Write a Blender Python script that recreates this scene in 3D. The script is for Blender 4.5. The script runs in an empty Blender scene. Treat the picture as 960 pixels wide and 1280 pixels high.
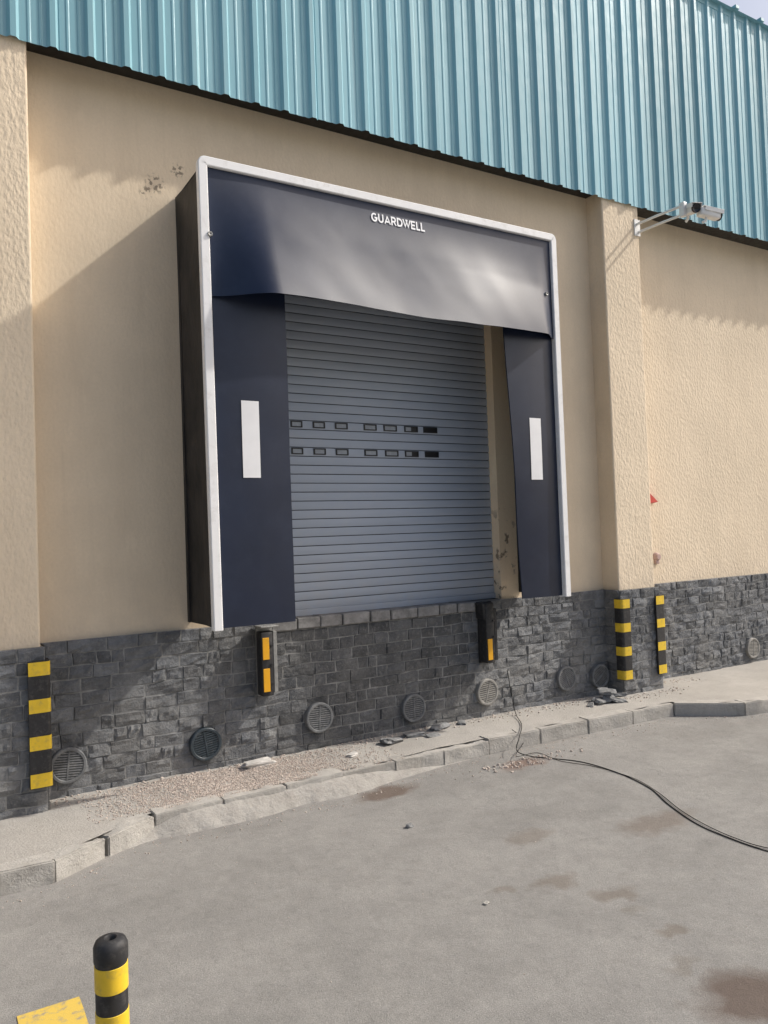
import bpy, bmesh, math, random
from mathutils import Vector, Matrix, noise
random.seed(7)
PI=math.pi
scene=bpy.context.scene
COL=scene.collection
# ------------------------------------------------------------------ camera model
CAM=Vector((0,-5.9,1.754)); F=970.0
Xc=Vector((1615,31,-970)).normalized(); Zc=Vector((-.036,1,-.028)).normalized()
Zc=(Zc-Xc*Zc.dot(Xc)).normalized(); Yc=Zc.cross(Xc)
def ray(px,py):
    v=Vector((px-480,640-py,-F)); return Vector((Xc.dot(v),Yc.dot(v),Zc.dot(v)))
def on_y(px,py,y):
    d=ray(px,py); return CAM+d*((y-CAM.y)/d.y)
def on_z(px,py,z):
    d=ray(px,py); return CAM+d*((z-CAM.z)/d.z)
def on_x(px,py,x):
    d=ray(px,py); return CAM+d*((x-CAM.x)/d.x)
GZ=-.12
# ------------------------------------------------------------------ mesh builder
class MB:
    def __init__(s): s.v=[];s.f=[];s.m=[];s.c=[];s.tone=1.0
    def add(s,vs,fs,mi=0,M=None):
        b=len(s.v)
        for p in vs:
            p=Vector(p)
            if M is not None: p=M@p
            s.v.append(p); s.c.append(s.tone)
        for f in fs: s.f.append([b+i for i in f]); s.m.append(mi)
    def box(s,x0,x1,y0,y1,z0,z1,mi=0,bev=0,M=None,seg=2,jit=0):
        bm=bmesh.new(); bmesh.ops.create_cube(bm,size=1)
        for v in bm.verts:
            v.co=Vector(((x0+x1)/2+v.co.x*(x1-x0),(y0+y1)/2+v.co.y*(y1-y0),(z0+z1)/2+v.co.z*(z1-z0)))
            if jit: v.co+=Vector([random.uniform(-jit,jit) for _ in range(3)])
        if bev: bmesh.ops.bevel(bm,geom=bm.edges[:],offset=bev,segments=seg,profile=.5,affect='EDGES')
        s.addbm(bm,mi,M)
    def addbm(s,bm,mi=0,M=None):
        bm.verts.index_update()
        s.add([v.co.copy() for v in bm.verts],[[v.index for v in f.verts] for f in bm.faces],mi,M); bm.free()
    def cyl(s,p0,p1,r0,r1=None,n=20,mi=0,cap=True,M=None):
        if r1 is None:r1=r0
        p0=Vector(p0);p1=Vector(p1);d=(p1-p0).normalized()
        a=d.orthogonal().normalized();b=d.cross(a)
        vs=[];fs=[]
        for p,r in((p0,r0),(p1,r1)):
            for k in range(n):
                t=2*PI*k/n; vs.append(p+(a*math.cos(t)+b*math.sin(t))*r)
        for k in range(n): fs.append([k,(k+1)%n,n+(k+1)%n,n+k])
        if cap: fs.append(list(range(n))[::-1]); fs.append(list(range(n,2*n)))
        s.add(vs,fs,mi,M)
    def lathe(s,prof,n=32,mi=0,M=None):
        vs=[];fs=[]
        for r,z in prof:
            for k in range(n):
                t=2*PI*k/n; vs.append((r*math.cos(t),r*math.sin(t),z))
        for j in range(len(prof)-1):
            for k in range(n): fs.append([j*n+k,j*n+(k+1)%n,(j+1)*n+(k+1)%n,(j+1)*n+k])
        s.add(vs,fs,mi,M)
    def tube(s,pts,r,n=8,mi=0):
        pts=[Vector(p) for p in pts]; vs=[];fs=[]
        up=Vector((.13,.2,1)).normalized()
        for i,p in enumerate(pts):
            d=(pts[min(i+1,len(pts)-1)]-pts[max(i-1,0)]).normalized()
            a=d.cross(up)
            if a.length<.05:a=d.cross(Vector((1,0,0)))
            a.normalize();b=d.cross(a)
            for k in range(n):
                t=2*PI*k/n; vs.append(p+(a*math.cos(t)+b*math.sin(t))*r)
        for i in range(len(pts)-1):
            for k in range(n): fs.append([i*n+k,i*n+(k+1)%n,(i+1)*n+(k+1)%n,(i+1)*n+k])
        fs.append(list(range(n)));fs.append([(len(pts)-1)*n+k for k in range(n)])
        s.add(vs,fs,mi)
    def grid(s,fn,nu,nv,mi=0):
        vs=[fn(i/nu,j/nv) for j in range(nv+1) for i in range(nu+1)]
        fs=[[j*(nu+1)+i,j*(nu+1)+i+1,(j+1)*(nu+1)+i+1,(j+1)*(nu+1)+i] for j in range(nv) for i in range(nu)]
        s.add(vs,fs,mi)
    def prism(s,poly,z0,z1,mi=0,M=None):
        n=len(poly); vs=[(x,y,z0) for x,y in poly]+[(x,y,z1) for x,y in poly]
        fs=[[k,(k+1)%n,n+(k+1)%n,n+k] for k in range(n)]+[list(range(n))[::-1],list(range(n,2*n))]
        s.add(vs,fs,mi,M)
    def build(s,name,mats,parent=None,smooth=None,fix=True,origin=None,rot=None):
        o0=Vector(origin) if origin is not None else Vector((0,0,0))
        me=bpy.data.meshes.new(name)
        me.from_pydata([tuple(p-o0) for p in s.v],[],s.f)
        if not isinstance(mats,(list,tuple)): mats=[mats]
        for m in mats: me.materials.append(m)
        me.polygons.foreach_set('material_index',s.m)
        at=me.color_attributes.new('tone','FLOAT_COLOR','POINT')
        buf=[]
        for t in s.c: buf+=[t,t,t,1]
        at.data.foreach_set('color',buf)
        if fix:
            bm=bmesh.new();bm.from_mesh(me);bmesh.ops.recalc_face_normals(bm,faces=bm.faces[:]);bm.to_mesh(me);bm.free()
        if smooth is not None:
            me.polygons.foreach_set('use_smooth',[True]*len(me.polygons)); me.set_sharp_from_angle(angle=smooth)
        me.update()
        o=bpy.data.objects.new(name,me); COL.objects.link(o)
        if parent is not None: o.parent=parent
        elif origin is not None: o.location=o0
        return o
def thing(name,label,cat,loc=(0,0,0),group=None,rot=(0,0,0)):
    o=bpy.data.objects.new(name,None);COL.objects.link(o);o.location=loc;o.rotation_euler=rot
    o.empty_display_size=.2
    o['label']=label;o['category']=cat
    if group:o['group']=group
    return o
def tag(o,label,cat,group=None):
    o['label']=label;o['category']=cat
    if group:o['group']=group
    return o
def struct(o,label=None,cat=None,kind='structure'):
    o['kind']=kind
    if label:o['label']=label
    if cat:o['category']=cat
    return o
def at_world(mb,root):
    L=Vector(root.location)
    mb.v=[p-L for p in mb.v]; return mb
# ------------------------------------------------------------------ materials
class N:
    def __init__(s,name):
        s.m=bpy.data.materials.new(name);s.m.use_nodes=True;s.t=s.m.node_tree
        s.b=s.t.nodes['Principled BSDF']; s.tc=s.t.nodes.new('ShaderNodeTexCoord')
        s.co=s.tc.outputs['Object']
    def n(s,ty,**k):
        x=s.t.nodes.new(ty)
        for a,b in k.items(): setattr(x,a,b)
        return x
    def l(s,a,b): s.t.links.new(a,b)
    def setin(s,inp,v):
        if isinstance(v,bpy.types.NodeSocket): s.l(v,inp)
        else: inp.default_value=v
    def noise(s,scale,detail=5,rough=.55,vec=None,stretch=None,dist=0):
        v=vec or s.co
        if stretch:
            mp=s.n('ShaderNodeMapping');mp.inputs['Scale'].default_value=stretch;s.l(v,mp.inputs[0]);v=mp.outputs[0]
        x=s.n('ShaderNodeTexNoise');x.inputs['Scale'].default_value=scale;x.inputs['Detail'].default_value=detail
        x.inputs['Roughness'].default_value=rough;x.inputs['Distortion'].default_value=dist;s.l(v,x.inputs['Vector']);return x.outputs['Fac']
    def voro(s,scale,feature='F1',stretch=None,rnd=1):
        v=s.co
        if stretch:
            mp=s.n('ShaderNodeMapping');mp.inputs['Scale'].default_value=stretch;s.l(v,mp.inputs[0]);v=mp.outputs[0]
        x=s.n('ShaderNodeTexVoronoi',feature=feature);x.inputs['Scale'].default_value=scale;x.inputs['Randomness'].default_value=rnd;s.l(v,x.inputs['Vector']);return x.outputs['Distance']
    def rng(s,v,a,b,c=0,d=1):
        x=s.n('ShaderNodeMapRange');s.l(v,x.inputs[0])
        for i,q in enumerate((a,b,c,d)): x.inputs[i+1].default_value=q
        return x.outputs[0]
    def math(s,op,a,b=0,c=0):
        x=s.n('ShaderNodeMath',operation=op);s.setin(x.inputs[0],a);s.setin(x.inputs[1],b);s.setin(x.inputs[2],c);return x.outputs[0]
    def mix(s,f,a,b,bt='MIX'):
        x=s.n('ShaderNodeMix',data_type='RGBA',blend_type=bt)
        s.setin(x.inputs[0],f)
        for i,q in((6,a),(7,b)):
            if isinstance(q,(tuple,list)): x.inputs[i].default_value=(*q[:3],1)
            else: s.l(q,x.inputs[i])
        return x.outputs[2]
    def bump(s,h,strength=.5,dist=.01,prev=None):
        x=s.n('ShaderNodeBump');x.inputs['Strength'].default_value=strength;x.inputs['Distance'].default_value=dist
        s.l(h,x.inputs['Height'])
        if prev is not None:s.l(prev,x.inputs['Normal'])
        return x.outputs[0]
    def xyz(s):
        x=s.n('ShaderNodeSeparateXYZ');s.l(s.co,x.inputs[0]);return x.outputs
    def attr(s,nm='tone'):
        x=s.n('ShaderNodeAttribute');x.attribute_name=nm;return x.outputs['Color']
    def out(s,col,rough=.7,metal=0,spec=.5,normal=None,coat=0):
        if isinstance(col,(tuple,list)): s.b.inputs['Base Color'].default_value=(*col[:3],1)
        else:s.l(col,s.b.inputs['Base Color'])
        s.setin(s.b.inputs['Roughness'],rough);s.setin(s.b.inputs['Metallic'],metal)
        s.b.inputs['Specular IOR Level'].default_value=spec
        s.b.inputs['Coat Weight'].default_value=coat
        if normal is not None:s.l(normal,s.b.inputs['Normal'])
        return s.m
def simple(name,c,rough=.6,metal=0,var=.25,scale=6,bump=.15,bscale=60,spec=.5,dirt=None):
    a=N(name);f=a.noise(scale,6,.6)
    lo=tuple(x*(1-var) for x in c);hi=tuple(min(1,x*(1+var)) for x in c)
    col=a.mix(a.rng(f,.3,.7),lo,hi)
    if dirt: col=a.mix(a.rng(a.noise(scale*2.3,8,.7),.52,.72,0,.7),col,dirt)
    nb=a.bump(a.noise(bscale,6,.6),bump,.004)
    return a.out(col,a.rng(a.noise(scale*3,5),.3,.7,max(0,rough-.1),min(1,rough+.1)),metal,spec,nb)
WX=3.42
def stucco(name,c,coarse):
    a=N(name)
    col=a.mix(a.rng(a.noise(1.1,6,.6),.3,.7),tuple(x*.92 for x in c),tuple(min(1,x*1.06) for x in c))
    col=a.mix(a.rng(a.noise(2.2,6,.65,stretch=(1.6,1.6,.25)),.48,.75,0,.3),col,(c[0]*.78,c[1]*.75,c[2]*.72))
    col=a.mix(a.rng(a.noise(5,8,.7,stretch=(2.5,2.5,.12)),.56,.78,0,.28),col,(c[0]*.72,c[1]*.70,c[2]*.68))
    col=a.mix(a.rng(a.noise(48,4,.7),.4,.7,0,.25),col,tuple(x*.76 for x in c))
    col=a.mix(a.rng(a.noise(7,7,.7,stretch=(1,1,.5)),.55,.75,0,.35),col,tuple(min(1,x*1.12+.02) for x in c))
    z=a.xyz()
    band=a.math('MULTIPLY',a.rng(z[2],1.08,1.6,1,0),a.rng(a.noise(5,6,.6),.3,.7))
    col=a.mix(a.math('MULTIPLY',band,.45),col,(c[0]*.72,c[1]*.72,c[2]*.76))
    if not coarse:
        for (qx,qz,rr) in ((1.60,4.50,.09),(1.78,4.64,.07),(1.53,4.42,.06)):
            dx=a.math('POWER',a.math('SUBTRACT',z[0],qx-WX),2);dz=a.math('POWER',a.math('SUBTRACT',z[2],qz),2)
            d=a.math('SQRT',a.math('ADD',dx,dz))
            mk=a.math('MULTIPLY',a.rng(d,rr*.5,rr,1,0),a.rng(a.noise(30,3,.5),.5,.56))
            col=a.mix(a.math('MULTIPLY',mk,.75),col,(.16,.13,.10))
        dx=a.math('ABSOLUTE',a.math('SUBTRACT',z[0],4.9-WX))
        mk=a.math('MULTIPLY',a.rng(dx,.05,.2,1,0),a.rng(a.noise(9,5,.6),.57,.62))
        mk=a.math('MULTIPLY',mk,a.rng(z[2],1.8,2.0,1,0))
        col=a.mix(a.math('MULTIPLY',mk,.8),col,(.16,.115,.08))
    k=1.0 if coarse else .38
    h=a.math('ADD',a.noise(34 if coarse else 42,5,.6,stretch=(1,1,.6)),a.math('MULTIPLY',a.voro(46,'SMOOTH_F1',stretch=(1,1,.6)),.6))
    nb=a.bump(h,.55*k,.012)
    nb=a.bump(a.noise(160,3,.6),.3,.003,nb)
    return a.out(col,.9,0,.25,nb)
m_stucco=stucco('beige_render',(.79,.66,.49),False)
m_stucco2=stucco('rough_beige_render',(.82,.69,.52),True)
m_jamb=stucco('brightened_jamb_render',(1.0,.80,.57),False)  # wall render again, colour lifted to make up for shade in the opening
a=N('dark_split_stone');z=a.xyz()
c=a.mix(a.rng(a.noise(7,8,.7),.3,.7),(.085,.092,.104),(.215,.222,.232))
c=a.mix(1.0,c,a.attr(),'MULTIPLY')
dust=a.math('MULTIPLY',a.rng(z[2],-.05,1.0,1,.45),a.rng(a.noise(1.3,8,.7),.40,.62))
c=a.mix(a.math('MULTIPLY',dust,.62),c,(.33,.322,.305))
c=a.mix(a.rng(a.noise(32,7,.75),.53,.70,0,.5),c,(.36,.355,.345))
nb=a.bump(a.noise(24,8,.75),1.0,.026);nb=a.bump(a.noise(80,6,.7),.6,.006,nb)
m_stone=a.out(c,.9,0,.25,nb)
m_mortar=simple('grey_mortar',(.24,.238,.23),.95,var=.35,scale=14,bump=.5)
a=N('turquoise_sheet')
c=a.mix(a.rng(a.noise(1.3,5,.6,stretch=(1,1,.3)),.3,.7),(.205,.435,.515),(.25,.49,.57))
c=a.mix(a.rng(a.noise(6,7,.7,stretch=(3,1,.12)),.5,.8,0,.5),c,(.36,.50,.53))
c=a.mix(1.0,c,a.attr(),'MULTIPLY')
m_clad=a.out(c,a.rng(a.noise(8,4),.3,.7,.42,.6),.0,.5,a.bump(a.noise(5,3,.5),.08,.02))
a=N('blue_grey_slats')
c=a.mix(a.rng(a.noise(2.2,6,.6,stretch=(.4,1,2)),.3,.7),(.35,.40,.48),(.41,.46,.54))
c=a.mix(a.rng(a.noise(14,8,.7),.5,.8,0,.35),c,(.45,.46,.47))
z=a.xyz()
c=a.mix(a.math('MULTIPLY',a.rng(z[2],1.1,1.7,1,0),a.rng(a.noise(6,7,.7),.35,.7,0,.5)),c,(.43,.41,.39))
m_door=a.out(c,.5,.05,.5,a.bump(a.noise(9,4),.05,.01))
m_seam=simple('dark_seam',(.10,.115,.135),.7,var=.2,bump=.02)
def vinyl(name,c1,c2,r0,r1,d):
    a=N(name)
    c=a.mix(a.rng(a.noise(3,6,.6),.3,.7),c1,c2)
    c=a.mix(a.rng(a.noise(5,9,.75),.48,.85,0,d),c,(.07,.085,.125))
    return a.out(c,a.rng(a.noise(4,5,.6),.3,.7,r0,r1),0,.55,a.bump(a.noise(260,2,.5),.10,.001))
m_vinyl=vinyl('navy_vinyl',(.005,.010,.029),(.008,.015,.040),.34,.44,.14)
m_head=vinyl('navy_header_vinyl',(.006,.013,.038),(.010,.019,.050),.36,.44,.20)
a=N('black_fabric')
c=a.mix(a.rng(a.noise(4,6,.6),.35,.7),(.012,.012,.013),(.04,.036,.034))
m_side=a.out(c,.55,0,.4,a.bump(a.noise(5,4,.5,stretch=(1,1,.6)),.5,.03))
m_trim=simple('white_aluminium',(.88,.88,.88),.38,0,var=.03,scale=5,bump=.03,dirt=(.70,.69,.67))
m_white=simple('white_reflective_film',(.84,.84,.85),.45,var=.04,bump=.03)
m_letter=simple('white_print',(.86,.87,.90),.5,var=.05,bump=.02)
m_rubber=simple('black_rubber',(.020,.020,.022),.6,var=.3,scale=12,bump=.25,dirt=(.09,.085,.08))
m_yellow=simple('yellow_band',(.78,.53,.03),.5,var=.1,scale=14,bump=.12,dirt=(.42,.31,.09))
m_orange=simple('amber_reflector',(.85,.42,.015),.4,var=.08,bump=.05,dirt=(.5,.3,.05))
m_steel=simple('galvanised_steel',(.34,.34,.33),.5,.5,var=.25,scale=18,bump=.15,dirt=(.18,.16,.14))
m_vent=simple('grey_vent_plastic',(.15,.155,.16),.75,var=.3,scale=14,bump=.2,dirt=(.30,.29,.27))
m_ventb=simple('dark_vent_plastic',(.035,.05,.062),.5,var=.3,scale=14,bump=.2,dirt=(.12,.12,.12))
m_ventd=simple('dusty_vent_plastic',(.28,.27,.25),.75,var=.3,scale=14,bump=.2,dirt=(.40,.38,.34))
m_black=simple('black_void',(.008,.008,.009),.4,var=.1,bump=.02)
m_back=simple('dark_vent_void',(.035,.035,.035),.8,var=.3,bump=.02)
m_slot=simple('dull_pane',(.30,.33,.37),.25,.0,var=.2,bump=.02)
m_cam=simple('white_camera_plastic',(.78,.78,.76),.4,var=.05,bump=.03)
m_lens=simple('smoked_lens',(.01,.01,.012),.12,var=.1,bump=0)
m_red=simple('faded_red_plastic',(.55,.06,.045),.5,var=.2)
m_pink=simple('dull_pink_plastic',(.42,.30,.28),.6,var=.2)
m_cable=simple('black_cable_sheath',(.022,.021,.020),.9,var=.3,bump=.05,spec=.15)
def concrete(name,c1,c2,dark):
    a=N(name)
    c=a.mix(a.rng(a.noise(3,7,.65),.3,.7),c1,c2)
    c=a.mix(a.rng(a.noise(9,8,.75),.48,.72,0,.65),c,dark)
    c=a.mix(a.rng(a.noise(1.7,6,.7),.55,.68,0,.5),c,tuple(x*.75 for x in dark))
    nb=a.bump(a.noise(45,8,.72),.8,.01); nb=a.bump(a.noise(12,6,.7),.5,.02,nb)
    return a.out(c,.93,0,.2,nb)
m_conc=concrete('weathered_kerb_concrete',(.40,.38,.35),(.49,.47,.435),(.30,.28,.25))
m_haunch=concrete('dusty_mortar_haunch',(.33,.315,.29),(.41,.39,.36),(.26,.24,.215))
m_sill=simple('grey_sill_concrete',(.24,.235,.23),.9,var=.35,scale=11,bump=.6,bscale=50,spec=.2,dirt=(.11,.11,.11))
m_pale=simple('pale_stone_slab',(.52,.50,.47),.9,var=.2,scale=15,bump=.6)
m_roof=simple('roof_sheet',(.24,.46,.53),.5,var=.1)
a=N('pinkish_gravel')
c=a.mix(a.rng(a.noise(60,2),.35,.65),(.40,.33,.285),(.64,.565,.50));m_grav=a.out(c,.9,0,.2)
m_shard=simple('dark_stone_shard',(.19,.193,.195),.85,var=.35,scale=20,bump=.6,dirt=(.37,.36,.34))
a=N('dusty_asphalt')
c=a.mix(a.rng(a.noise(.55,7,.62),.3,.7),(.25,.242,.229),(.338,.326,.308))
c=a.mix(a.rng(a.noise(2.6,8,.72),.42,.70,0,.65),c,(.405,.39,.365))
c=a.mix(a.rng(a.noise(1.3,8,.75,stretch=(.5,1,1)),.48,.72,0,.65),c,(.20,.193,.182))
c=a.mix(a.rng(a.noise(14,8,.75),.5,.7,0,.5),c,(.215,.207,.196))
c=a.mix(a.rng(a.noise(190,3,.7),.42,.62,0,.55),c,(.145,.141,.134))
c=a.mix(a.rng(a.voro(95),.06,.2,.55,0),c,(.51,.49,.455))
c=a.mix(a.rng(a.voro(31),.03,.06,.6,0),c,(.11,.107,.102))
c=a.mix(a.rng(a.voro(13),.015,.03,.6,0),c,(.09,.082,.074))
stains=[(485,990,.28,.13,.85,(.135,.10,.08)),(822,1028,.32,.13,.6,(.175,.14,.115)),(940,1245,.26,.17,.85,(.12,.088,.072)),
 (697,1103,.14,.09,.6,(.175,.145,.12)),(662,1046,.17,.09,.5,(.18,.15,.125)),(770,1118,.12,.07,.6,(.175,.145,.12)),(632,1113,.07,.05,.5,(.18,.15,.125)),
 (838,1163,.08,.05,.6,(.175,.145,.12)),(655,955,.24,.11,.75,(.20,.13,.10)),(700,925,.3,.05,.4,(.2,.18,.16)),(795,1138,.07,.04,.4,(.18,.155,.13)),
 (860,1205,.10,.05,.4,(.18,.155,.13))]
dn=a.n('ShaderNodeTexNoise');dn.inputs['Scale'].default_value=7;dn.inputs['Detail'].default_value=6;a.l(a.co,dn.inputs['Vector'])
sub=a.n('ShaderNodeVectorMath',operation='SUBTRACT');a.l(dn.outputs['Color'],sub.inputs[0]);sub.inputs[1].default_value=(.5,.5,.5)
scl=a.n('ShaderNodeVectorMath',operation='SCALE');a.l(sub.outputs[0],scl.inputs[0]);scl.inputs['Scale'].default_value=.26
add=a.n('ShaderNodeVectorMath',operation='ADD');a.l(a.co,add.inputs[0]);a.l(scl.outputs[0],add.inputs[1])
for (px,py,rx,ry,st,sc) in stains:
    p=on_z(px,py,GZ)
    s1=a.n('ShaderNodeVectorMath',operation='SUBTRACT');a.l(add.outputs[0],s1.inputs[0]);s1.inputs[1].default_value=(p.x,p.y,0)
    s2=a.n('ShaderNodeVectorMath',operation='MULTIPLY');a.l(s1.outputs[0],s2.inputs[0]);s2.inputs[1].default_value=(1/rx,1/ry,0)
    ln=a.n('ShaderNodeVectorMath',operation='LENGTH');a.l(s2.outputs[0],ln.inputs[0])
    c=a.mix(a.rng(ln.outputs['Value'],.55,1.2,st,0),c,sc)
nb=a.bump(a.noise(170,4,.7),.7,.008);nb=a.bump(a.noise(6,6,.6),.35,.03,nb)
m_asph=a.out(c,.92,0,.25,nb)
a=N('dusty_pavement')
c=a.mix(a.rng(a.noise(1.4,7,.65),.3,.7),(.37,.35,.32),(.47,.447,.413))
c=a.mix(a.rng(a.noise(9,8,.7),.5,.75,0,.5),c,(.30,.28,.25))
c=a.mix(a.rng(a.noise(120,3,.7),.5,.65,0,.4),c,(.25,.233,.208))
nb=a.bump(a.noise(60,6,.7),.7,.012)
m_pave=a.out(c,.93,0,.2,nb)
a=N('worn_yellow_paint')
c=a.mix(a.rng(a.noise(28,7,.7),.50,.66),(.64,.45,.09),(.30,.265,.20))
m_paint=a.out(c,.8,0,.3,a.bump(a.noise(170,4,.7),.4,.004))
# ------------------------------------------------------------------ ground, pavement, kerb
mb=MB(); mb.add([(-300,-300,GZ),(300,-300,GZ),(300,300,GZ),(-300,300,GZ)],[[0,1,2,3]])
struct(mb.build('ground',m_asph,fix=False))
KP=[(-14,-1.2),(.62,-1.18),(1.27,-.80),(4.05,-.72),(6.28,-.80),(6.78,-1.22),(7.6,-1.36),(34,-1.36)]
def ky(x):
    for (x0,y0),(x1,y1) in zip(KP,KP[1:]):
        if x<=x1: return y0+(y1-y0)*(x-x0)/(x1-x0)
    return KP[-1][1]
def nz(x,y,s=1,k=0): return noise.noise(Vector((x*s,y*s,k)))
def sm(t): t=max(0,min(1,t)); return t*t*(3-2*t)
def fill_in(x): return sm((x-1.0)/.5)*sm((3.7-x)/1.2)
mb=MB()
NX=620
def pv(u,v):
    x=-13.9+47.8*u
    y0=ky(x)+.07; y=y0+(.32-y0)*v
    return (x,y,.002+.010*nz(x,y,2.3)+.005*nz(x,y,9)+.02*max(0,v-.6))
mb.grid(pv,NX,14)
struct(mb.build('sidewalk',m_pave,fix=False,smooth=1.0))
mb=MB()
def slope(u,v):
    x=.95+u*2.9; f=fill_in(x)
    w=.015+.12*f*(1+.35*nz(x,0,2.4,4)+.12*nz(x,0,9,4))
    top=GZ+.004+(.10+.015*nz(x,0,2.2,9)+.004*nz(x,0,13,9))*f
    y=ky(x)+.015-w*v-.015*v
    z=top+(GZ-.004-top)*(.55*v+.45*v*v)
    return (x,y+.004*nz(x,v*3,9,3),z+(.006*nz(x,y,8,2)+.004*nz(x,y,28,2))*f*(1-v**6))
mb.grid(slope,240,20)
struct(mb.build('mortar_slope',m_haunch,fix=False,smooth=.9))
mb=MB()
rk=random.Random(4)
for (x0,y0),(x1,y1) in zip(KP,KP[1:]):
    L=math.hypot(x1-x0,y1-y0);n=max(1,round(L/.5))
    for k in range(n):
        a0=Vector((x0+(x1-x0)*k/n,y0+(y1-y0)*k/n,0));a1=Vector((x0+(x1-x0)*(k+1)/n,y0+(y1-y0)*(k+1)/n,0))
        xm=(a0.x+a1.x)/2
        bay=1.2<xm<4.1;brk=2.7<xm<4.1
        d=(a1-a0);l=d.length;ang=math.atan2(d.y,d.x)
        M=Matrix.Translation(a0+Vector((0,rk.uniform(-.005,.005),rk.uniform(-.006,.002)-(.006 if brk else 0))))@Matrix.Rotation(ang+rk.uniform(-.008,.008),4,'Z')@Matrix.Rotation(rk.uniform(-.006,.006),4,'Y')
        bm=bmesh.new();bmesh.ops.create_cube(bm,size=1)
        for v in bm.verts: v.co=Vector((.5*l+v.co.x*(l-.002),.07+v.co.y*.14,-.1+v.co.z*.215))
        bmesh.ops.bevel(bm,geom=bm.edges[:],offset=.005 if bay else .008,segments=2,affect='EDGES')
        bmesh.ops.subdivide_edges(bm,edges=[e for e in bm.edges if e.calc_length()>.08],cuts=7,use_grid_fill=True)
        am=.014 if brk else .009
        for v in bm.verts: 
            q=M@v.co; v.co+=v.normal*(am*noise.noise(q*8)+.004*noise.noise(q*30)-(.018 if brk else .012)*max(0,noise.noise(q*4+Vector((3,3,3))))*2)
        mb.addbm(bm,0,M)
struct(mb.build('kerb',m_conc,smooth=.6))
mb=MB()
mb.grid(lambda u,v:(.305+.235*u+.006*nz(u,v*9,3),-5.2+2.79*v+.01*nz(u*4,v,3,2),GZ+.004),6,30)
struct(mb.build('painted_marking',m_paint,fix=False))
# ------------------------------------------------------------------ warehouse
WH=thing('warehouse','beige rendered warehouse with dark stone plinth, pilasters and turquoise ribbed metal upper wall','building',(WX,0,0))
def wpart(mb,name,mats,smooth=None,fix=True,parent=WH):
    return at_world(mb,WH).build(name,mats,parent,smooth=smooth,fix=fix)
PZ=1.083; EZ=5.22; TOPZ=7.97
OX0,OX1,OZ=1.98,4.84,4.15
RB=.08
def wallrect(mb,x0,x1,z0,z1,y): 
    mb.add([(x0,y,z0),(x1,y,z0),(x1,y,z1),(x0,y,z1)],[[0,1,2,3]])
mb=MB()
for (x0,x1,z0,z1) in ((.6,OX0,PZ-.02,OZ),(5.08,6.3,PZ-.02,OZ),(.6,OX0,OZ,5.6),(OX0,5.08,OZ,5.6),(5.08,6.3,OZ,5.6)): wallrect(mb,x0,x1,z0,z1,0)
mb.add([(OX0,0,OZ),(OX1,0,OZ),(OX1,.3,OZ),(OX0,.3,OZ)],[[0,1,2,3]])
wpart(mb,'wall',m_stucco,fix=False)
for x,s in ((OX0,1),(OX1,-1)):
    mb=MB(); mb.grid(lambda u,v:(x+s*.006*nz(u*3,v*14,2,s)*u,.3*u,PZ-.02+(OZ-PZ+.02)*v),4,80)
    if s==-1: mb.add([(OX1,0,PZ-.02),(5.08,0,PZ-.02),(5.08,0,OZ),(OX1,0,OZ)],[[0,1,2,3]])
    wpart(mb,'door_jamb',m_jamb,fix=False)
mb=MB(); mb.box(6.7,34,RB,.4,PZ-.02,5.6); o=wpart(mb,'wall',m_stucco2)
mb=MB(); mb.box(-14,.2,RB,.4,PZ-.02,5.6); o=wpart(mb,'wall',m_stucco2)
PIL=[(.69,.0),(6.77,0),(12.85,0),(18.93,0),(25.0,0),(-5.39,0),(-11.47,0)]
PW=.55
for (xr,_) in PIL:
    mb=MB()
    mb.box(xr-PW,xr,-.22,.35,PZ-.015,5.5,bev=.014,seg=2); wpart(mb,'pilaster',m_stucco2)
mb=MB(); mb.box(-14,34,.45,14,-.3,5.9); wpart(mb,'rear_body',m_stucco2)
mb=MB(); mb.box(-14.1,34.1,-.19,14,EZ+.06,EZ+.14); wpart(mb,'soffit',m_black)  # closes the eaves gap; black colour stands in for the shade under it
mb=MB()
mb.add([(-14.2,-.3,TOPZ-.03),(34.2,-.3,TOPZ-.03),(34.2,7,TOPZ+.45),(-14.2,7,TOPZ+.45),(34.2,14.2,TOPZ-.03),(-14.2,14.2,TOPZ-.03)],[[0,1,2,3],[3,2,4,5]])
mb.box(-14.2,-14.1,-.2,14.1,EZ,TOPZ-.05); mb.box(34.1,34.2,-.2,14.1,EZ,TOPZ-.05)
wpart(mb,'roof',m_roof)
mb=MB(); x=-14.1; prof=[]
P=.25
while x<34.1:
    prof+=[(x,0),(x+.04,0),(x+.048,.004),(x+.06,.004),(x+.068,0),(x+.115,0),(x+.123,.004),(x+.135,.004),(x+.143,0),(x+.165,0),(x+.186,.027),(x+.222,.027),(x+.243,0)]
    x+=P
CY=-.24
n=len(prof)
tones=[random.uniform(.90,1.07) for _ in range(80)]
zl=[0,.33,.66,1]
zbs=[random.uniform(-.009,.009) for _ in range(80)];zts=[random.uniform(-.01,.015) for _ in range(80)]
for j,t in enumerate(zl):
    for (px_,h) in prof:
        sh=int((px_+14.1)/1.0)
        zb=EZ-.02+zbs[sh]; zt=TOPZ+zts[sh]
        off=.004*(sh%2)+.008*nz(px_*.7,t*3,1)
        mb.v.append(Vector((px_,CY-h-off,zb+(zt-zb)*t))); mb.c.append(tones[sh])
for j in range(3):
    for i in range(n-1): mb.f.append([j*n+i,j*n+i+1,(j+1)*n+i+1,(j+1)*n+i]);mb.m.append(0)
wpart(mb,'cladding',m_clad,fix=False)
mb=MB(); x=-14.1
mb.box(-14.2,34.2,-.245,-.2,TOPZ-.10,TOPZ-.02)
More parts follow.
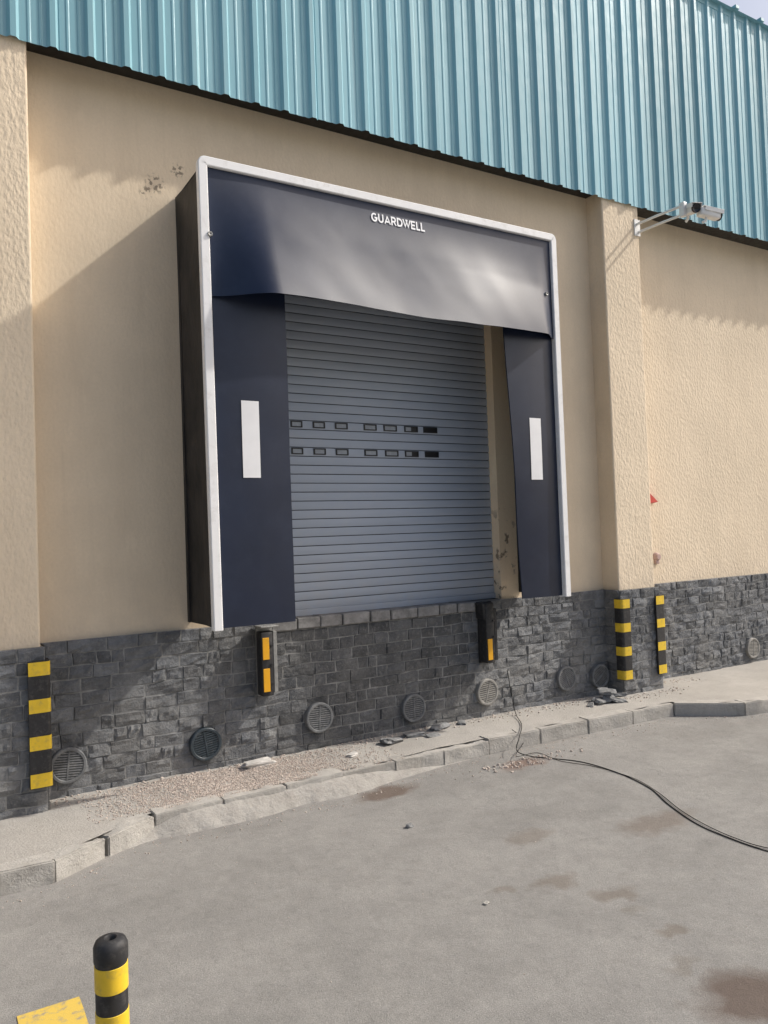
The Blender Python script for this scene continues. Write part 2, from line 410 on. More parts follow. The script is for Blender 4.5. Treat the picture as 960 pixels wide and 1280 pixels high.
while x<34: mb.box(x+.17,x+.245,-.31,.2,TOPZ-.02,TOPZ+.03,bev=.008,seg=1); x+=P*2
wpart(mb,'roof_edge_flashing',m_roof)
# plinth
mb=MB()
def warp(s,z,sd): 
    e=min(1,max(0,(PZ-z)/.12))
    return s+.010*noise.noise(Vector((s*5,z*6,sd*1.7))), z+e*(.013*noise.noise(Vector((s*2.6,z*3,sd*1.3+5)))+.006*noise.noise(Vector((s*9,z*8,sd+9))))
def stones(ox,oy,dx,dy,nx_,ny_,L,z0=-.14,z1=PZ,seed=0,flat=None):
    rs=random.Random(seed)
    rows=13; rh=(z1-z0)/rows
    for r in range(rows):
        za=z0+r*rh; s=-rs.uniform(0,.15)
        while s<L:
            w=rs.choice((.10,.14,.17,.2,.22,.26))*rs.uniform(.9,1.1)
            s0=max(0,s);s1=min(L,s+w)
            if L-s1<.08:s1=L;w=L-s
            if s1-s0>.02:
                xm=ox+dx*(s0+s1)/2
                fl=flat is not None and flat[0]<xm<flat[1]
                base=rs.uniform(.011,.020);amp=.014
                mb.tone=rs.uniform(.7,1.4)
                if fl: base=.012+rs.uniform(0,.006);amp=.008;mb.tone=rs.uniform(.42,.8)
                sd=rs.uniform(0,100)
                tx=rs.uniform(-.10,.10);tz=rs.uniform(-.16,.16)
                g=.003
                ss=[s0+g*.2,s0+g+.005]+[s0+(s1-s0)*q for q in(.25,.5,.75)]+[s1-g-.005,s1-g*.2]
                zz=[za+.001,za+g+.004]+[za+rh*q for q in(.36,.66)]+[za+rh-g-.004,za+rh-.001]
                vs=[];fs=[]
                for j,zq in enumerate(zz):
                    for i,sq in enumerate(ss):
                        if i in(0,6) or j in(0,5): d=.002
                        else:
                            d=base+amp*noise.noise(Vector((sq*16+sd,zq*22,sd)))+tx*(sq-(s0+s1)/2)+tz*(zq-za-rh/2)
                            d+=amp*.9*noise.noise(Vector((sq*60,zq*60,sd)))
                            if i in(1,5) or j in(1,4): d*=.8
                            d=max(.0075,d)
                        sw,zw=warp(sq,zq,seed)
                        if sq<.02 or sq>L-.02: sw=sq
                        vs.append((ox+dx*sw+nx_*d,oy+dy*sw+ny_*d,zw))
                for j in range(5):
                    for i in range(6): fs.append([j*7+i,j*7+i+1,(j+1)*7+i+1,(j+1)*7+i])
                mb.add(vs,fs,0)
            s+=w
    mb.tone=1
    mb.add([(ox+nx_*.0065,oy+ny_*.0065,z0),(ox+dx*L+nx_*.0065,oy+dy*L+ny_*.0065,z0),(ox+dx*L+nx_*.0065,oy+dy*L+ny_*.0065,z1),(ox+nx_*.0065,oy+ny_*.0065,z1)],[[0,1,2,3]],1)
BY=-.03
bays=[(xr,xr+6.08-PW) for xr in (-11.47,-5.39,.69,6.77,12.85,18.93)]
for i,(xa,xb) in enumerate(bays):
    yy=BY if i==2 else RB+BY
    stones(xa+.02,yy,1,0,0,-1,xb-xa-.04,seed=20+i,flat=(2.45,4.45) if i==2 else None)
    mb.box(xa,xb,yy,.4,-.14,PZ-.004,mi=1)
for i,(xr,_) in enumerate(PIL):
    if xr>19: continue
    stones(xr-PW-.02,-.22+BY,1,0,0,-1,PW+.04,seed=60+i)
    stones(xr-PW-.02,.1,0,-1,-1,0,.345,seed=80+i)
    stones(xr+.02,-.245,0,1,1,0,.37,seed=100+i)
    mb.box(xr-PW-.018,xr+.018,-.22+BY+.004,.4,-.14,PZ-.006,mi=1)
mb.box(19,34,.12,.4,-.14,PZ-.004,mi=1)
wpart(mb,'stone_plinth',[m_stone,m_mortar],fix=False)
mb=MB(); x=2.42
while x<4.5:
    w=random.uniform(.2,.3); mb.box(x,min(x+w-.01,4.52),-.062-random.uniform(0,.012),.10,PZ-.085,PZ+.004,bev=.008,seg=1,jit=.004); x+=w
mb.box(OX0,OX1,-.02,.35,PZ-.06,PZ-.002)
wpart(mb,'door_sill',m_sill)
# roller door
DY=.11
SL=.0767
z=PZ+.05
mb=MB(); cs=[];seam=[]
while z<OZ+.05:
    cs+=[(0.008,z),(0.008,z+.0048),(-.001,z+.0062),(-.0034,z+.016),(-.0042,z+SL*.5),(-.0034,z+SL-.012),(-.001,z+SL-.0015)]
    seam+=[1,1,0,0,0,0,1]
    z+=SL
nn=len(cs)
for xx in (OX0-.02,OX1+.02):
    for (yy,zz) in cs: mb.v.append(Vector((xx,DY+yy,zz)));mb.c.append(1)
for i in range(nn-1): mb.f.append([i,i+1,nn+i+1,nn+i]);mb.m.append(seam[i])
mb.box(OX0-.02,OX1+.02,DY-.018,DY+.02,PZ+.002,PZ+.055,bev=.004)
door=wpart(mb,'roller_door',[m_door,m_seam],fix=False,smooth=.3)
ZR=[2.712,2.482]
for r,row in enumerate(([371,399,427,463,488,514,538],[372,400,428,464,490,515,540])):
    for k,px_ in enumerate(row):
        c=on_y(px_,536+r*32,DY-.01); x=c.x; zc=ZR[r]; w=.054+.004*k; h=.027
        mb=MB(); y0=DY-.012;y1=DY+.004
        mb.box(x-w,x+w,y0,y1,zc+h-.009,zc+h,0);mb.box(x-w,x+w,y0,y1,zc-h,zc-h+.009,0)
        mb.box(x-w,x-w+.012,y0,y1,zc-h+.009,zc+h-.009,0);mb.box(x+w-.012,x+w,y0,y1,zc-h+.009,zc+h-.009,0)
        sp=x+w-.012 if k<5 else (x if k==5 else x-w+.012)
        if sp>x-w+.013: mb.box(x-w+.012,sp,DY-.007,DY+.003,zc-h+.009,zc+h-.009,1)
        if sp<x+w-.013: mb.box(sp,x+w-.012,DY-.006,DY+.003,zc-h+.009,zc+h-.009,0)
        wd=wpart(mb,'window',[m_black,m_slot],parent=door)
        if k==6: wd['label']='small slot window filled solid black'
# ------------------------------------------------------------------ dock shelter
SX0,SX1,SY,SZ0,SZ1=1.738,5.10,-.65,1.124,4.46
SH=thing('dock_shelter','dark navy vinyl dock shelter with white edge trim framing the roller door','dock shelter',(3.42,-.02,1.12))
def spart(mb,name,mats,smooth=None,fix=False,parent=SH):
    return at_world(mb,SH).build(name,mats,parent,smooth=smooth,fix=fix)
def lean(z): return -.016*(z-SZ0)/(SZ1-SZ0)
for sx in (0,1):
    X=SX0+.03 if sx==0 else SX1-.03
    mb=MB()
    def sidef(u,v,X=X,sx=sx):
        y=-.005+(SY+.02)*u; z=SZ0+.01+(SZ1-SZ0-.05)*v
        b=.03*math.sin(PI*u)*(nz(y*2,z*.8,1,sx*5)+.3*nz(y*5,z*2,1,sx*5))
        return (X+b+(lean(z) if sx==0 else 0)+(.012 if sx==0 else -.012)*math.sin(PI*u),y,z)
    mb.grid(sidef,16,60)
    def sidef2(u,v): 
        p=sidef(u,v); return (p[0]+(.012 if sx==0 else -.012),p[1],p[2])
    mb.grid(sidef2,16,60)
    mb.box(X-.012,X+.024,-.05,-.004,SZ0+.01,SZ1-.05)
    spart(mb,'side_panel',m_side,smooth=1.0)
mb=MB()
mb.grid(lambda u,v:(SX0+.03+(SX1-SX0-.06)*u,-.005+(SY+.02)*v,SZ1-.03+.01*nz(u*6,v,1)),40,10)
mb.grid(lambda u,v:(SX0+.03+(SX1-SX0-.06)*u,-.005+(SY+.02)*v,SZ1-.045+.01*nz(u*6,v,1)),40,10)
spart(mb,'top_panel',m_side,smooth=1.0)
path=[];R=.022;TW=.066
path.append((SX0+TW/2,SZ0))
cx0,cz0=SX0+TW/2-.016,SZ1-TW/2; cx1=SX1-TW/2
for k in range(9):
    t=PI-k*PI/16; path.append((cx0+R+R*math.cos(t),cz0-R+R*math.sin(t)))
for k in range(9):
    t=PI/2-k*PI/16; path.append((cx1-R+R*math.cos(t),cz0-R+R*math.sin(t)))
path.append((cx1,SZ0))
mb=MB()
hw=TW/2; dd=.03;b=.006
sec=[(-hw+b,-dd),(hw-b,-dd),(hw,-dd+b),(hw,dd-b),(hw-b,dd),(-hw+b,dd),(-hw,dd-b),(-hw,-dd+b)]
vs=[];fs=[]
for i,(px_,pz_) in enumerate(path):
    a0=path[max(i-1,0)];a1=path[min(i+1,len(path)-1)]
    d=Vector((a1[0]-a0[0],0,a1[1]-a0[1])).normalized(); nrm=Vector((-d.z,0,d.x))
    for (u,w) in sec: vs.append(Vector((px_,SY+.0,pz_))+nrm*u+Vector((0,w,0)))
ns=len(sec)
for i in range(len(path)-1):
    for k in range(ns): fs.append([i*ns+k,i*ns+(k+1)%ns,(i+1)*ns+(k+1)%ns,(i+1)*ns+k])
fs.append(list(range(ns)));fs.append([(len(path)-1)*ns+k for k in range(ns)])
mb.add(vs,fs)
spart(mb,'frame_trim',m_trim,smooth=.5,fix=True)
for sx in (0,1):
    def pedge(z,sx=sx):
        if sx==0: return SX0+TW*.7,2.37
        t=max(0,min(1,(3.5-z)/2.38)); return 4.465+.125*t,SX1-TW*.8
    def pad(u,z,sx=sx):
        inn=u if sx==0 else 1-u
        return -.632-.010*math.sin(PI*u)+.020*inn*nz(z*.9,0,1,sx*3+1)+(.03*inn*max(0,(2.2-z)) if sx==1 else -.01*inn*max(0,1.8-z))
    def padp(u,v,off=0,pe=pedge,pd=pad):
        z=SZ0+.01+2.95*v;xa,xb=pe(z);return (xa+(xb-xa)*u,pd(u,z)+off,z)
    mb=MB()
    for off in (0,.012): mb.grid(lambda u,v:padp(u,v,off),14,50)
    for uu in (0,1): mb.grid(lambda u,v:padp(uu,v,.012*u),1,50)
    c=spart(mb,'side_curtain',m_vinyl,smooth=.9)
    x0,x1=(1.997,2.13) if sx==0 else (4.71,4.843)
    def mk(u,v):
        z=2.19+.555*v;xa,xb=pedge(z);x=x0+(x1-x0)*u
        return (x,pad((x-xa)/(xb-xa),z)-.004,z)
    mb=MB(); mb.grid(mk,6,12)
    spart(mb,'marker_strip',m_white,parent=c)
HX0,HX1,HZ1,HZ0=SX0+TW*.6,SX1-TW*.75,SZ1-TW*.8,3.46
def headY(x,z):
    u=(x-HX0)/(HX1-HX0); s=max(0,(HZ1-z)/(HZ1-HZ0))
    u=min(1,max(0,u))
    env=sm(u/.14)*sm((1-u)/.06)
    y=-.652-.25*s**1.45*env*(1-.55*u)
    y-=.009*env*s*math.sin(u*9+.4+s*1.2)
    y-=.026*min(1,s*2)*env*noise.noise(Vector((x*.9+z*.3,z*1.5,3.1)))
    y-=.0018*env*min(1,s*2)*noise.noise(Vector((x*4+z*2,z*3.5,8.1)))
    return y
def headZ(x,v):
    zb=HZ0+.02+.012*math.sin(x*3)+.008*nz(x,0,3)
    return HZ1+(zb-HZ1)*v
mb=MB()
def hf(u,v,off=0):
    x=HX0+(HX1-HX0)*u; z=headZ(x,v); return (x,headY(x,z)+off,z)
mb.grid(lambda u,v:hf(u,v),110,44); mb.grid(lambda u,v:hf(u,v,.006),110,44)
mb.grid(lambda u,v:hf(u,1,.006*v),110,1)
head=spart(mb,'head_curtain',m_head,smooth=1.2)
def arc(cx,cy,rx,ry,a0,a1,n=14): return [(cx+rx*math.cos(math.radians(a0+(a1-a0)*k/n)),cy+ry*math.sin(math.radians(a0+(a1-a0)*k/n))) for k in range(n+1)]
LT={'G':(.97,[arc(.47,.5,.37,.40,48,345,22)+[(.84,.46),(.50,.46)]]),
 'U':(.88,[[(.12,1),(.12,.4)]+arc(.42,.39,.30,.29,180,360,12)+[(.72,.4),(.72,1)]]),
 'A':(.94,[[(.06,0),(.46,.92),(.86,0)],[(.25,.28),(.67,.28)]]),
 'R':(.84,[[(.12,0),(.12,.90),(.45,.90)]+arc(.45,.67,.23,.23,90,-90,10)+[(.12,.44)],[(.42,.44),(.74,0)]]),
 'D':(.92,[[(.12,.10),(.12,.90),(.40,.90)]+arc(.40,.5,.39,.40,90,-90,14)+[(.06,.10)]]),
 'W':(1.14,[[(.02,1),(.30,.08),(.66,1)],[(.46,1),(.76,.08),(1.12,1)]]),
 'E':(.76,[[(.70,.90),(.12,.90),(.12,.10),(.70,.10)],[(.12,.5),(.64,.5)]]),
 'L':(.68,[[(.12,1),(.12,.10),(.64,.10)]])}
word='GUARDWELL';tot=sum(LT[q][0] for q in word)+.06*8
tw=.515;th=.074;xl=3.125;zl0=4.238;kx=tw/tot
mb=MB();cx=0;lay=0
HT=.100
for ch in word:
    wd_,strokes=LT[ch]
    for st in strokes:
        lay+=1
        pts=[Vector((p[0],p[1])) for p in st]
        Lp=[];Rp=[]
        for i,p in enumerate(pts):
            d0=(pts[i]-pts[i-1]).normalized() if i>0 else (pts[1]-pts[0]).normalized()
            d1=(pts[i+1]-pts[i]).normalized() if i<len(pts)-1 else d0
            n0=Vector((-d0.y,d0.x));n1=Vector((-d1.y,d1.x));m=(n0+n1)
            if m.length<.2: m=n0
            m.normalize();k=min(2.2,1/max(.3,m.dot(n0)))
            Lp.append(p+m*HT*k);Rp.append(p-m*HT*k)
        vs=[]
        for q in Lp+Rp:
            yy=max(0,min(1,q.y))
            x=xl+(cx+q.x)*kx;z=zl0+yy*th
            vs.append((x,headY(x,z)-.0045-.0006*(lay%2),z))
        nP=len(pts)
        mb.add(vs,[[i,i+1,nP+i+1,nP+i] for i in range(nP-1)])
    cx+=wd_+.06
spart(mb,'lettering',m_letter,parent=head)
for (px_,py_) in ((263,292),(684,367)):
    c=on_y(px_,py_,-.69)
    M=Matrix.Translation(Vector((c.x,-.684,c.z)))@Matrix.Rotation(PI/2,4,'X')
    mb=MB(); mb.lathe([(.006,0),(.006,.006),(.014,.008),(.018,.004),(.019,-.004)],16,0,M)
    mb.cyl((c.x,-.66,c.z),(c.x,-.683,c.z),.008,n=10)
    spart(mb,'eyelet',m_steel,smooth=.7)
# ------------------------------------------------------------------ dock bumpers
def bumper(X,label,kind):
    t=thing('dock_bumper',label,'dock bumper',(X,-.07,.52),'dock bumpers below the door')
    mb=MB(); mb.box(-.072,.028,-.12,-.012,.0,.5 if kind==0 else .56,bev=.012)
    for zz in (.1,.25,.4): mb.cyl((.012,-.121,zz-.01),(.012,-.128,zz-.01),.010,n=10)
    mb.build('rubber_block',m_rubber,t,smooth=.6)
    mb=MB(); mb.box(-.066,.066,-.012,.02,-.01,.53,bev=.003,seg=1)
    mb.box(.031,.064,-.112,-.012,.02,.50,bev=.004,seg=1)
    mb.build('steel_plate',m_steel if kind==0 else m_rubber,t,smooth=.6)
    if kind==0:
        mb=MB(); mb.box(-.075,.075,-.13,.02,.532,.545,bev=.003,seg=1); mb.build('top_bracket',m_steel,t)
    for (a0,b0) in (((.285,.455),(.035,.215)) if kind==0 else ((.03,.225),)):
        mb=MB(); mb.box(-.062,-.008,-.127,-.1195,a0,b0,bev=.002,seg=1); mb.build('reflector',m_orange,t)
    if kind==1:
        mb=MB(); mb.box(-.085,.035,-.105,.02,.40,.565,bev=.012,jit=.012,seg=1); mb.build('worn_pad',m_rubber,t)
bumper(2.345,'black dock bumper with two amber reflectors and steel plate under left of the shelter',0)
bumper(4.56,'worn black dock bumper with a single amber reflector below right door edge',1)
# ------------------------------------------------------------------ corner guards
def guard_poly(off,l1,l2,th):
    o=off+th;i=off; R=.026
    pts=[(-l1,-o)]
    for k in range(7):
        t=-PI/2+k*PI/12; pts.append((o-R+R*math.cos(t),-(o-R)+R*math.sin(t)))
    pts+=[(o,l2),(i,l2),(i,-i),(-l1,-i)]
    return pts
def guard(x,sx,l1,l2,label):
    t=thing('corner_guard',label,'corner guard',(x,-.245,.165),'striped corner guards on the pilasters')
    mb=MB(); po=[(p[0]*sx,p[1]) for p in guard_poly(.032,l1,l2,.020)]
    mb.prism(po,0,.83);mb.build('guard_body',m_rubber,t,smooth=.5)
    zc=.004
    for k in range(4):
        po=[(p[0]*sx,p[1]) for p in guard_poly(.034,l1-.002,l2-.002,.0205)]
        mb=MB(); mb.prism(po,zc,zc+.09);mb.build('yellow_band',m_yellow,t,smooth=.5); zc+=.2433
    return t
guard(.685,1,.085,.08,'striped black and yellow corner guard at the left edge of the photo')
guard(6.22,-1,.065,.05,'striped corner guard on the door-side corner of the right pilaster, left of the right pair')
guard(6.77,1,.085,.08,'striped corner guard on the outer corner of the right pilaster, right of the pair')
# ------------------------------------------------------------------ round vents
VL=[(85,957,-.062,'round slotted vent just right of the left corner guard',m_vent,0.1),
 (257,930,-.062,'very dark round slotted vent left of the pale stone slab',m_ventb,-.15),
 (399,897,-.062,'round slotted vent to the lower right of the left bumper',m_vent,.05),
 (517,885,-.062,'round slotted vent midway below the roller door',m_vent,.0),
 (609,865,-.062,'pale dusty round vent below the right bumper beside the cable',m_ventd,.3),
 (708,848,-.062,'round slotted vent between the cable and the stone pile',m_vent,-.4),
 (750,845,-.075,'round vent half hidden behind the pile of loose stones',m_vent,.9),
 (941,810,RB-.062,'round vent at far right in the plinth past the pilaster',m_ventd,.1)]
def make_vent(root,mat):
    mb=MB(); M=Matrix.Rotation(PI/2,4,'X')
    mb.lathe([(.098,.0),(.098,.012),(.104,.018),(.118,.018),(.124,.012),(.125,-.03)],40,0,M)
    mb.build('outer_ring',mat,root,smooth=.5)
    mb=MB()
    for k in range(-5,6):
        zz=k*.0172; w=math.sqrt(max(0,.099**2-zz**2)); mb.box(-w,w,-.014,-.004,zz-.0055,zz+.0055,bev=.0015,seg=1)
    mb.box(-.006,.006,-.016,-.004,-.096,.096)
    mb.build('slats',mat,root)
    mb=MB(); mb.cyl((0,-.001,0),(0,-.0035,0),.1,n=32); mb.build('backing',m_back,root)
for (px_,py_,yy,lab,mt,rt) in VL:
    p=on_y(px_,py_,yy)
    t=thing('round_vent',lab,'vent',(p.x,yy+.0,p.z),'round vents along the plinth',(0,rt,0)); make_vent(t,mt)
# ------------------------------------------------------------------ bollard
p=CAM+ray(138,1172)*(.00226)
B=thing('bollard','short round black and yellow striped bollard standing alone on the asphalt','bollard',(p.x,p.y,GZ))
HB=p.z-GZ
r=.044
mb=MB(); mb.lathe([(.0,0.012),(r,.012),(r,HB-.05),(r*1.0,HB-.02)],36); mb.build('post',m_rubber,B,smooth=.6)
mb=MB(); mb.lathe([(r+.0015,HB-.062),(r+.003,HB-.058),(r+.003,HB-.02),(r-.003,HB-.006),(r-.014,HB),(.018,HB+.001),(.015,HB-.003),(.013,HB-.03),(0,HB-.03)],36);mb.build('cap',m_rubber,B,smooth=.7)
for k in range(5):
    q=HB-.070-.068-k*.128
    if q>.03: mb=MB(); mb.lathe([(r,q-.001),(r+.0015,q),(r+.0015,q+.068),(r,q+.069)],36); mb.build('yellow_band',m_yellow,B,smooth=.6)
mb=MB(); mb.lathe([(0,.024),(r+.002,.024),(.09,.012),(.1,.004),(.1,0),(0,0)],36)
for k in range(4): mb.cyl((.078*math.cos(k*PI/2),.078*math.sin(k*PI/2),.01),(.078*math.cos(k*PI/2),.078*math.sin(k*PI/2),.024),.009,n=6)
mb.build('base',m_rubber,B,smooth=.6)
# ------------------------------------------------------------------ security cameras on their bracket
A=Vector((6.74,-.22,4.97))
BR=thing('camera_bracket','pair of slim white outrigger pipes reaching out from the right pilaster under the cladding','bracket',A)
mb=MB(); mb.box(-.045,.045,-.012,.0,-.09,.09,bev=.003,seg=1)
mb.build('wall_plate',m_cam,BR)
for dz,dx in ((.035,0.0),(-.045,.03)):
    mb=MB(); mb.tube([(dx-.01,-.01,dz),(dx+.0,-.25,dz),(dx+.03,-.56,dz)],.014,10); mb.build('pipe',m_cam,BR,smooth=.8)
mb=MB(); mb.box(.02,.075,-.59,-.53,-.075,.07,bev=.006); mb.build('end_plate',m_cam,BR)
def seccam(loc,direc,label):
    t=thing('security_camera',label,'security camera',loc,'security cameras on the bracket')
    d=Vector(direc).normalized();q=d.to_track_quat('-Y','Z');t.rotation_mode='XYZ';t.rotation_euler=q.to_euler()
    mb=MB(); mb.box(-.045,.045,-.10,.14,-.042,.042,bev=.018,seg=3); mb.build('housing',m_cam,t,smooth=.7)
    mb=MB(); mb.box(-.055,.055,-.125,.12,.046,.054,bev=.003,seg=1); mb.box(-.055,-.049,-.12,.1,.01,.046);mb.box(.049,.055,-.12,.1,.01,.046);mb.build('sunshield',m_cam,t)
    mb=MB(); M=Matrix.Translation((0,-.098,0))@Matrix.Rotation(PI/2,4,'X'); mb.lathe([(.046,-.004),(.046,.014),(.040,.018),(.03,.012),(0,.014)],28,0,M); mb.build('lens',m_lens,t,smooth=.7)
    mb=MB(); mb.tube([(0,.05,-.04),(0,.05,-.075),(0,.085,-.10)],.014,10);mb.build('mounting_arm',m_cam,t,smooth=.8)
ph=on_x(862,262,6.82)
seccam(ph+Vector((.02,0,0)),(-.45,-1,-.25),'white security camera showing its black lens to the left')
ph=on_x(888,268,6.98)
seccam(ph,(.9,-.25,-.12),'white security camera pointing right, beyond the black-lensed one')
# ------------------------------------------------------------------ small fittings on the right wall
p=on_y(816,622,.05)
mb=MB()
mb.add([(-.16,.04,-.07),(.05,.04,-.06),(-.16,.04,.12),(-.16,-.03,-.06),(.04,-.03,-.05),(-.16,-.03,.10)],[[0,1,2],[3,5,4],[0,3,4,1],[1,4,5,2],[2,5,3,0]])
o=mb.build('wall_fitting',m_red);o.location=(p.x,RB-.038,p.z);tag(o,'small red wedge-shaped fitting on the wall just right of the right pilaster','wall fitting')
p=on_y(822,696,.05)
mb=MB(); mb.lathe([(0,.05),(.03,.05),(.045,.03),(.05,0)],20,0,Matrix.Rotation(PI/2,4,'X')); mb.box(-.03,.03,-.03,0,-.08,-.03,bev=.006)
o=mb.build('wall_fitting',m_pink,smooth=.7);o.location=(p.x,RB-.002,p.z);tag(o,'small dull pink knob low on the wall beside the right pilaster','wall fitting')
# ------------------------------------------------------------------ cable
def cat(P,n=8):
    P=[P[0]]+P+[P[-1]];out=[]
    for i in range(1,len(P)-2):
        for k in range(n):
            t=k/n;a,b,c,d=P[i-1:i+3]
            out.append(.5*((2*b)+(c-a)*t+(2*a-5*b+4*c-d)*t*t+(3*b-a-3*c+d)*t**3))
    out.append(P[-2]);return out
gr=GZ+.0045
w=[on_y(634,836,-.03),on_y(636,848,-.07),on_y(638,862,-.075),on_y(641,876,-.085)]
g=[on_z(645,893,.02),on_z(652,906,.016),on_z(649,922,.02),on_z(646,938,gr+.05),on_z(662,945,gr+.01)]
far=[(690,948),(730,953),(775,967),(812,985),(835,1005),(868,1028),(905,1045),(960,1064),(1040,1082),(1150,1120)]
pts=cat(w+g+[on_z(a,b,gr) for a,b in far])
mb=MB(); mb.tube(pts,.0036,8)
o=mb.build('cable',m_cable,smooth=1);tag(o,'long black cable leaving the plinth beside the pale vent and running across the asphalt','cable','black cables beside the kerb')
far2=[(655,925),(645,945),(672,941),(700,951),(742,958),(790,972),(822,990),(850,1012),(880,1030),(915,1046),(960,1060),(1040,1070),(1150,1100)]
pts=cat([on_z(640,912,.03)]+[on_z(a,b,gr+(.04 if a<660 else .002)) for a,b in far2])
mb=MB(); mb.tube(pts,.0026,8)
o=mb.build('cable',m_cable,smooth=1);tag(o,'thinner black cable starting at the kerb and twining beside the long one','cable','black cables beside the kerb')
# ------------------------------------------------------------------ loose stones
def rock(name,p,size,rot,label,mat,group,seed):
    bm=bmesh.new();bmesh.ops.create_cube(bm,size=1)
    bmesh.ops.subdivide_edges(bm,edges=bm.edges[:],cuts=3,use_grid_fill=True)
    for v in bm.verts:
        c=v.co.copy(); c=c*(1-.12*max(0,c.length-.55)/.3)
        c+=Vector((noise.noise(c*2+Vector((seed,0,0))),noise.noise(c*2+Vector((0,seed,0))),noise.noise(c*2+Vector((0,0,seed)))))*.22
        v.co=Vector((c.x*size[0],c.y*size[1],c.z*size[2]))
    mb=MB();mb.addbm(bm);o=mb.build(name,mat);o.location=p;o.rotation_euler=rot
    tag(o,label,'stone',group);return o
def near_wall(px_,py_,y,z): 
    q=on_y(px_,py_,y); return Vector((q.x,y,z))
rock('stone_slab',near_wall(322,946,-.2,.025),(.24,.09,.045),(0,.02,.12),'pale flat stone slab lying on the gravel below the left bumper',m_pale,None,3)
G='broken stone shards by the wall'
for k,(px_,py_,y,s,rt,lab) in enumerate([(489,914,-.27,(.19,.11,.035),.2,'dark flat stone shard, leftmost of the broken pieces below the middle vent'),
 (517,911,-.22,(.18,.11,.03),-.3,'dark tilted stone shard just right of the leftmost shard'),
 (549,899,-.17,(.20,.10,.045),.4,'greyish stone shard to the left of the pale dusty vent'),
 (577,893,-.16,(.10,.07,.03),.9,'small stone shard nearest the pale dusty vent'),
 (541,912,-.33,(.13,.07,.02),.1,'thin low stone shard in front of the greyish one')]):
    rock('stone_shard',near_wall(px_,py_,y,s[2]*.45+.004),s,(random.uniform(-.12,.12),random.uniform(-.12,.12),rt),lab,m_shard,G,k*3.7)
rock('stone_slab',near_wall(440,925,-.42,.014),(.09,.055,.022),(0,0,.5),'small pale flat chip on the pavement left of the dark shards',m_pale,None,31)
G='pile of loose dark stones near the right pilaster'
for k,(px_,y,hz,s,rt,lab) in enumerate([(750,-.34,.0,(.18,.11,.05),.1,'dark stone at the left end of the pile by the right pilaster'),
 (770,-.40,.0,(.20,.12,.045),-.3,'dark flat stone at bottom right of the pile by the right pilaster'),
 (761,-.35,.05,(.18,.11,.04),.5,'middle stone of the pile by the right pilaster'),
 (771,-.38,.045,(.19,.11,.035),-.5,'long tilted stone on the right side of the pile'),
 (755,-.31,.085,(.15,.11,.04),.9,'topmost dark stone of the pile by the right pilaster'),
 (737,-.38,.0,(.09,.06,.03),.7,'small outlying stone left of the dark pile')]):
    q=near_wall(px_,860,y,hz+s[2]*.45)
    rock('loose_stone',q,s,(random.uniform(-.25,.25),random.uniform(-.3,.3),rt),lab,m_shard,G,20+k*2.3)
rock('loose_stone',on_z(512,1034,GZ)+Vector((0,0,.008)),(.05,.03,.025),(0,0,.3),'small dark stone alone on the asphalt in front of the door',m_shard,None,55)
rock('loose_stone',on_z(608,1130,GZ)+Vector((0,0,.004)),(.03,.022,.012),(0,0,.3),'tiny pale stone alone on the open asphalt',m_conc,None,57)
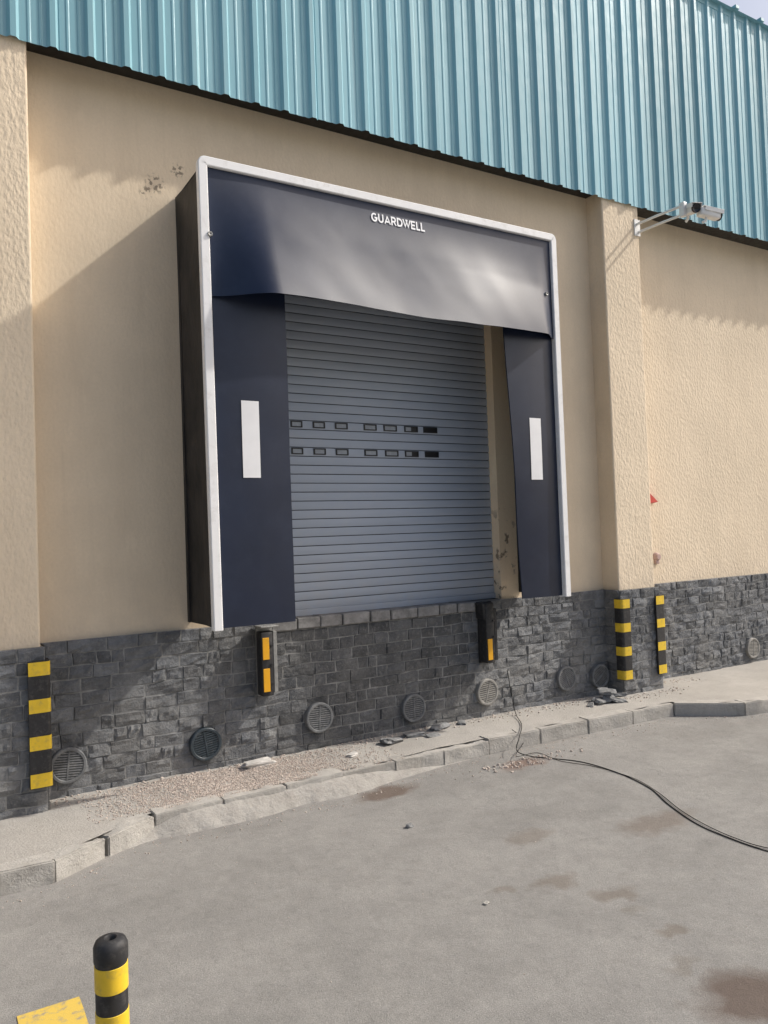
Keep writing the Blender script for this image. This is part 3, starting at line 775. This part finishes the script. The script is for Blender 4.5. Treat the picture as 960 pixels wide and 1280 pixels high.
# ------------------------------------------------------------------ gravel
rg=random.Random(5)
bm=bmesh.new();bmesh.ops.create_icosphere(bm,subdivisions=1,radius=1);iv=[v.co.copy() for v in bm.verts];iff=[[v.index for v in f.verts] for f in bm.faces];bm.free()
def pebble(mb,p,r):
    M=Matrix.Translation(p)@Matrix.Rotation(rg.uniform(0,6.3),4,Vector((rg.random(),rg.random(),rg.random()+.1)).normalized())@Matrix.Diagonal((r*rg.uniform(.7,1.3),r*rg.uniform(.6,1.1),r*rg.uniform(.45,.8),1))
    mb.add(iv,iff,0,M)
mb=MB()
for k in range(12000):
    x=rg.gauss(1.95,.5);y=rg.uniform(-.72,-.1)
    if not .9<x<3.3: continue
    pebble(mb,Vector((x,y,.005+.010*nz(x,y,2.3)+.005*nz(x,y,9))),rg.uniform(.003,.0068))
for k in range(900):
    x=rg.uniform(.3,7.5);y=-.06-abs(rg.gauss(0,.10))
    if y<ky(x)+.05: continue
    if 6.1<x<6.9 : y-=.25
    pebble(mb,Vector((x,y,.006+.010*nz(x,y,2.3))),rg.choice((.004,.005,.006,.011)))
for k in range(600):
    x=rg.uniform(-1,9);y=ky(x)-abs(rg.gauss(0,.10))-.03-(.12*fill_in(x))
    pebble(mb,Vector((x,y,GZ+.002)),rg.choice((.003,.004,.004,.007)))
for k in range(180):
    q=on_z(650,950,GZ);x=q.x+rg.gauss(0,.25);y=q.y-abs(rg.gauss(0,.10))
    pebble(mb,Vector((x,y,GZ+.003)),rg.choice((.004,.006,.009,.014)))
for k in range(300):
    x=rg.uniform(-1,9);y=rg.uniform(-5.5,-1)
    pebble(mb,Vector((x,y,GZ+.001)),rg.choice((.002,.002,.003,.004)))
o=mb.build('gravel',m_grav,fix=False);struct(o,'loose pinkish gravel and grit scattered along the wall and kerb','gravel','stuff')
# ------------------------------------------------------------------ light, sky, camera
w=bpy.data.worlds.new('World');scene.world=w;w.use_nodes=True
nt=w.node_tree;bg=nt.nodes['Background'];sk=nt.nodes.new('ShaderNodeTexSky');sk.sky_type='NISHITA';sk.sun_disc=False
SD=Vector((2.0,-.65,1.9)).normalized()
sk.sun_elevation=math.asin(SD.z);sk.sun_rotation=math.atan2(SD.x,SD.y);sk.dust_density=5.0;sk.air_density=1.0;sk.ozone_density=.8
nt.links.new(sk.outputs[0],bg.inputs[0]);bg.inputs[1].default_value=.15
L=bpy.data.lights.new('sun','SUN');L.energy=3.5;L.angle=math.radians(1.5);L.color=(1,.96,.89)
lo=bpy.data.objects.new('sun',L);COL.objects.link(lo);lo.rotation_euler=(-SD).to_track_quat('-Z','Y').to_euler();lo.location=(10,-6,12)
cd=bpy.data.cameras.new('camera');co=bpy.data.objects.new('camera',cd);COL.objects.link(co)
cd.sensor_fit='VERTICAL';cd.sensor_height=36;cd.lens=36*F/1280;cd.clip_start=.05;cd.clip_end=1000
R=Matrix((Xc,Yc,Zc)).to_4x4()
co.matrix_world=Matrix.Translation(CAM)@R
scene.camera=co
scene.view_settings.view_transform='Standard';scene.view_settings.look='None';scene.view_settings.exposure=0
